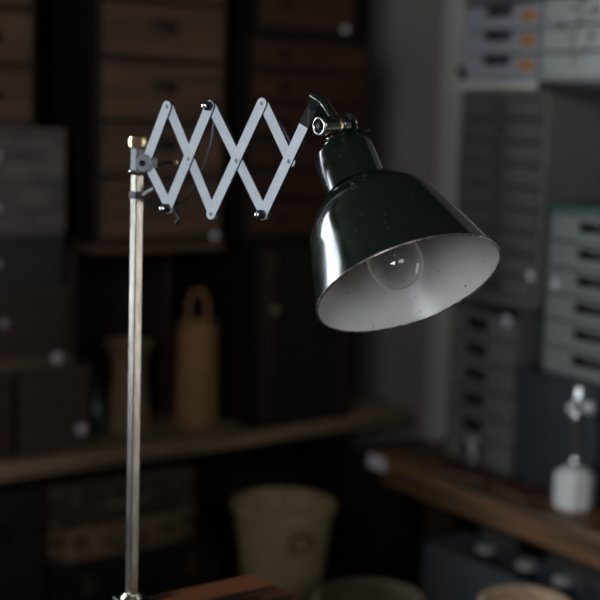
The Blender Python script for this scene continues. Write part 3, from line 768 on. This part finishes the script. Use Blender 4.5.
# socket and bulb
bm = NB(); lathe(bm, [(117*K, 19*K), (86*K, 19*K), (81*K, 17*K), (79*K, 13*K)], RC, U_, 40); sub('socket', bm, M['socket'], shade, True)
bulb_p = [(81, 12), (73, 12.5), (65, 15), (57, 19.5), (49, 24), (39, 27.2), (29, 27.8), (19, 25.8), (10, 20.5), (4, 13), (1.5, 6), (1, .6)]
bm = NB(); lathe(bm, sm(bulb_p, 3), RC, U_, 48); bulb = part('bulb', bm, M['bulb'], True)
bm = NB(); lathe(bm, [(79*K, 5*K), (63*K, 4*K), (53*K, 2.2*K), (45*K, 2*K)], RC, U_, 16); sub('glass_stem', bm, M['bulb'], bulb, True)
wa, wx, wy = basis(U_); bm = NB()
tube(bm, [RC+U_*s_*K+(wx*math.cos(t)+wy*math.sin(t))*9*K for s_, t in ((49, 0), (41, .8), (49, 1.6), (41, 2.4), (49, 3.2), (41, 4.0), (49, 4.8))], .0003, 6, 4); sub('filament', bm, M['arm_edge'], bulb, True)

# head joint
E0 = pt(*G['E'], 0)
ring = Vector((.8603, 1.1584, 1.3384)); wing = Vector((.9104, 1.1627, 1.3417)); JA = (wing-ring).normalized()
c = Vector(G['E']); dd = (Vector(G['E'])-Vector(G['B3'])).normalized()
bm = NB()      # channel that grips the end of the last strip
q0 = c - dd*.026; nn = Vector((-dd.y, dd.x))
def slab(bm, a, b, h, o0, o1, h2=None):
    h2 = h if h2 is None else h2
    vs = []
    for off in (o0, o1):
        for p, hh in ((a, h), (b, h2)):
            for sg in (-1, 1):
                q = p + nn*sg*hh; vs.append(bm.verts.new(pt(q.x, q.y, off)))
    for f in ((0, 1, 3, 2), (4, 6, 7, 5), (0, 2, 6, 4), (1, 5, 7, 3), (0, 4, 5, 1), (2, 3, 7, 6)): bm.faces.new([vs[i] for i in f])
slab(bm, q0, c + dd*.006, .0070, .0024, .0042, .0060); slab(bm, q0, c + dd*.006, .0070, -.006, -.0010, .0060)
bmesh.ops.bevel(bm, geom=list(bm.edges), offset=.0005, segments=2, affect='EDGES')
br = part('arm_bracket', bm, M['rubber'])
bm = NB(); cyl(bm, pt(c.x, c.y, -.008), pt(c.x, c.y, .0062), .0060, 20, .001); sub('bracket_pin', bm, M['arm_edge'], br, True)
bm = NB(); cyl(bm, pt(q0.x-nn.x*.0062, q0.y-nn.y*.0062, .0046)+ZV*.004, pt(c.x+nn.x*.0045, c.y+nn.y*.0045, .0046), .0007, 8); sub('bracket_glint', bm, M['bright'], br, True)  # bright rod added as the highlight line along the bracket
bm = NB()
elb0 = Vector((.8664, 1.1777, 1.3675)); elb1 = Vector((.8790, 1.1606, 1.3455))
tube(bm, [elb0+Vector((-.003, .003, .004)), elb0*.65+elb1*.35+Vector((.002, 0, .002)), elb1], .0088, 18, 6)
elbow = part('elbow', bm, M['shade'], True)
bm = NB(); cyl(bm, ring + JA*.0012, ring + JA*.024, .0106, 32, .001); hubj = part('knuckle', bm, M['shade'], True)
bm = NB(); torus(bm, ring + JA*.0004, JA, .0090, .0015, 40, 10); sub('knuckle_ring', bm, M['bright'], hubj, True)
bm = NB(); lathe(bm, [(0, .0042), (.0035, .0042), (.0045, .0032)], ring+JA*.002, -JA, 6); sub('knuckle_bolt', bm, M['arm_edge'], hubj)
bm = NB(); cyl(bm, ring + JA*.024, ring + JA*.0275, .0092, 32, .0006); cyl(bm, ring + JA*.0275, ring + JA*.031, .0072, 32, .0006); part('brass_washer', bm, M['brass'], True)
bm = NB(); cyl(bm, ring + JA*.031, ring + JA*.041, .0090, 32, .001); cyl(bm, ring + JA*.041, ring + JA*.0445, .0050, 20); cyl(bm, ring+JA*.0445, ring+JA*.0475, .0125, 36, .0008)
yk = part('yoke', bm, M['shade'], True)
bm = NB(); cyl(bm, ring + JA*.036 - ZV*.004, NT - NU*.002, .0075, 20); lathe(bm, [(0, .023), (.009, .022), (.012, .019)], NT-NU*.001, NU, 40); sub('yoke_foot', bm, M['shade'], yk, True)
nut = NT + RV*.0215 + UV*.0185
bm = NB(); cyl(bm, nut - NU*.022, nut, .0028, 12); sub('wing_stud', bm, M['arm_edge'], yk, True)
bm = NB(); cyl(bm, nut, nut + U_*.007, .0050, 6); wv = RV
for s in (-1, 1):
    tube(bm, [nut + U_*.006, nut + U_*.006 + wv*s*.007, nut + U_*.009 + wv*s*.011], .0026, 10, 4)
part('wing_nut', bm, M['arm_edge'], True)
sc = Vector((.8734, 1.1594, 1.3248))
bm = NB(); lathe(bm, [(0, .0026), (.002, .0026), (.003, .0012)], sc, -fw, 14); cyl(bm, sc, sc+fw*.012+Vector((.006, 0, .004)), .0018, 10); part('set_screw', bm, M['bright'], True)
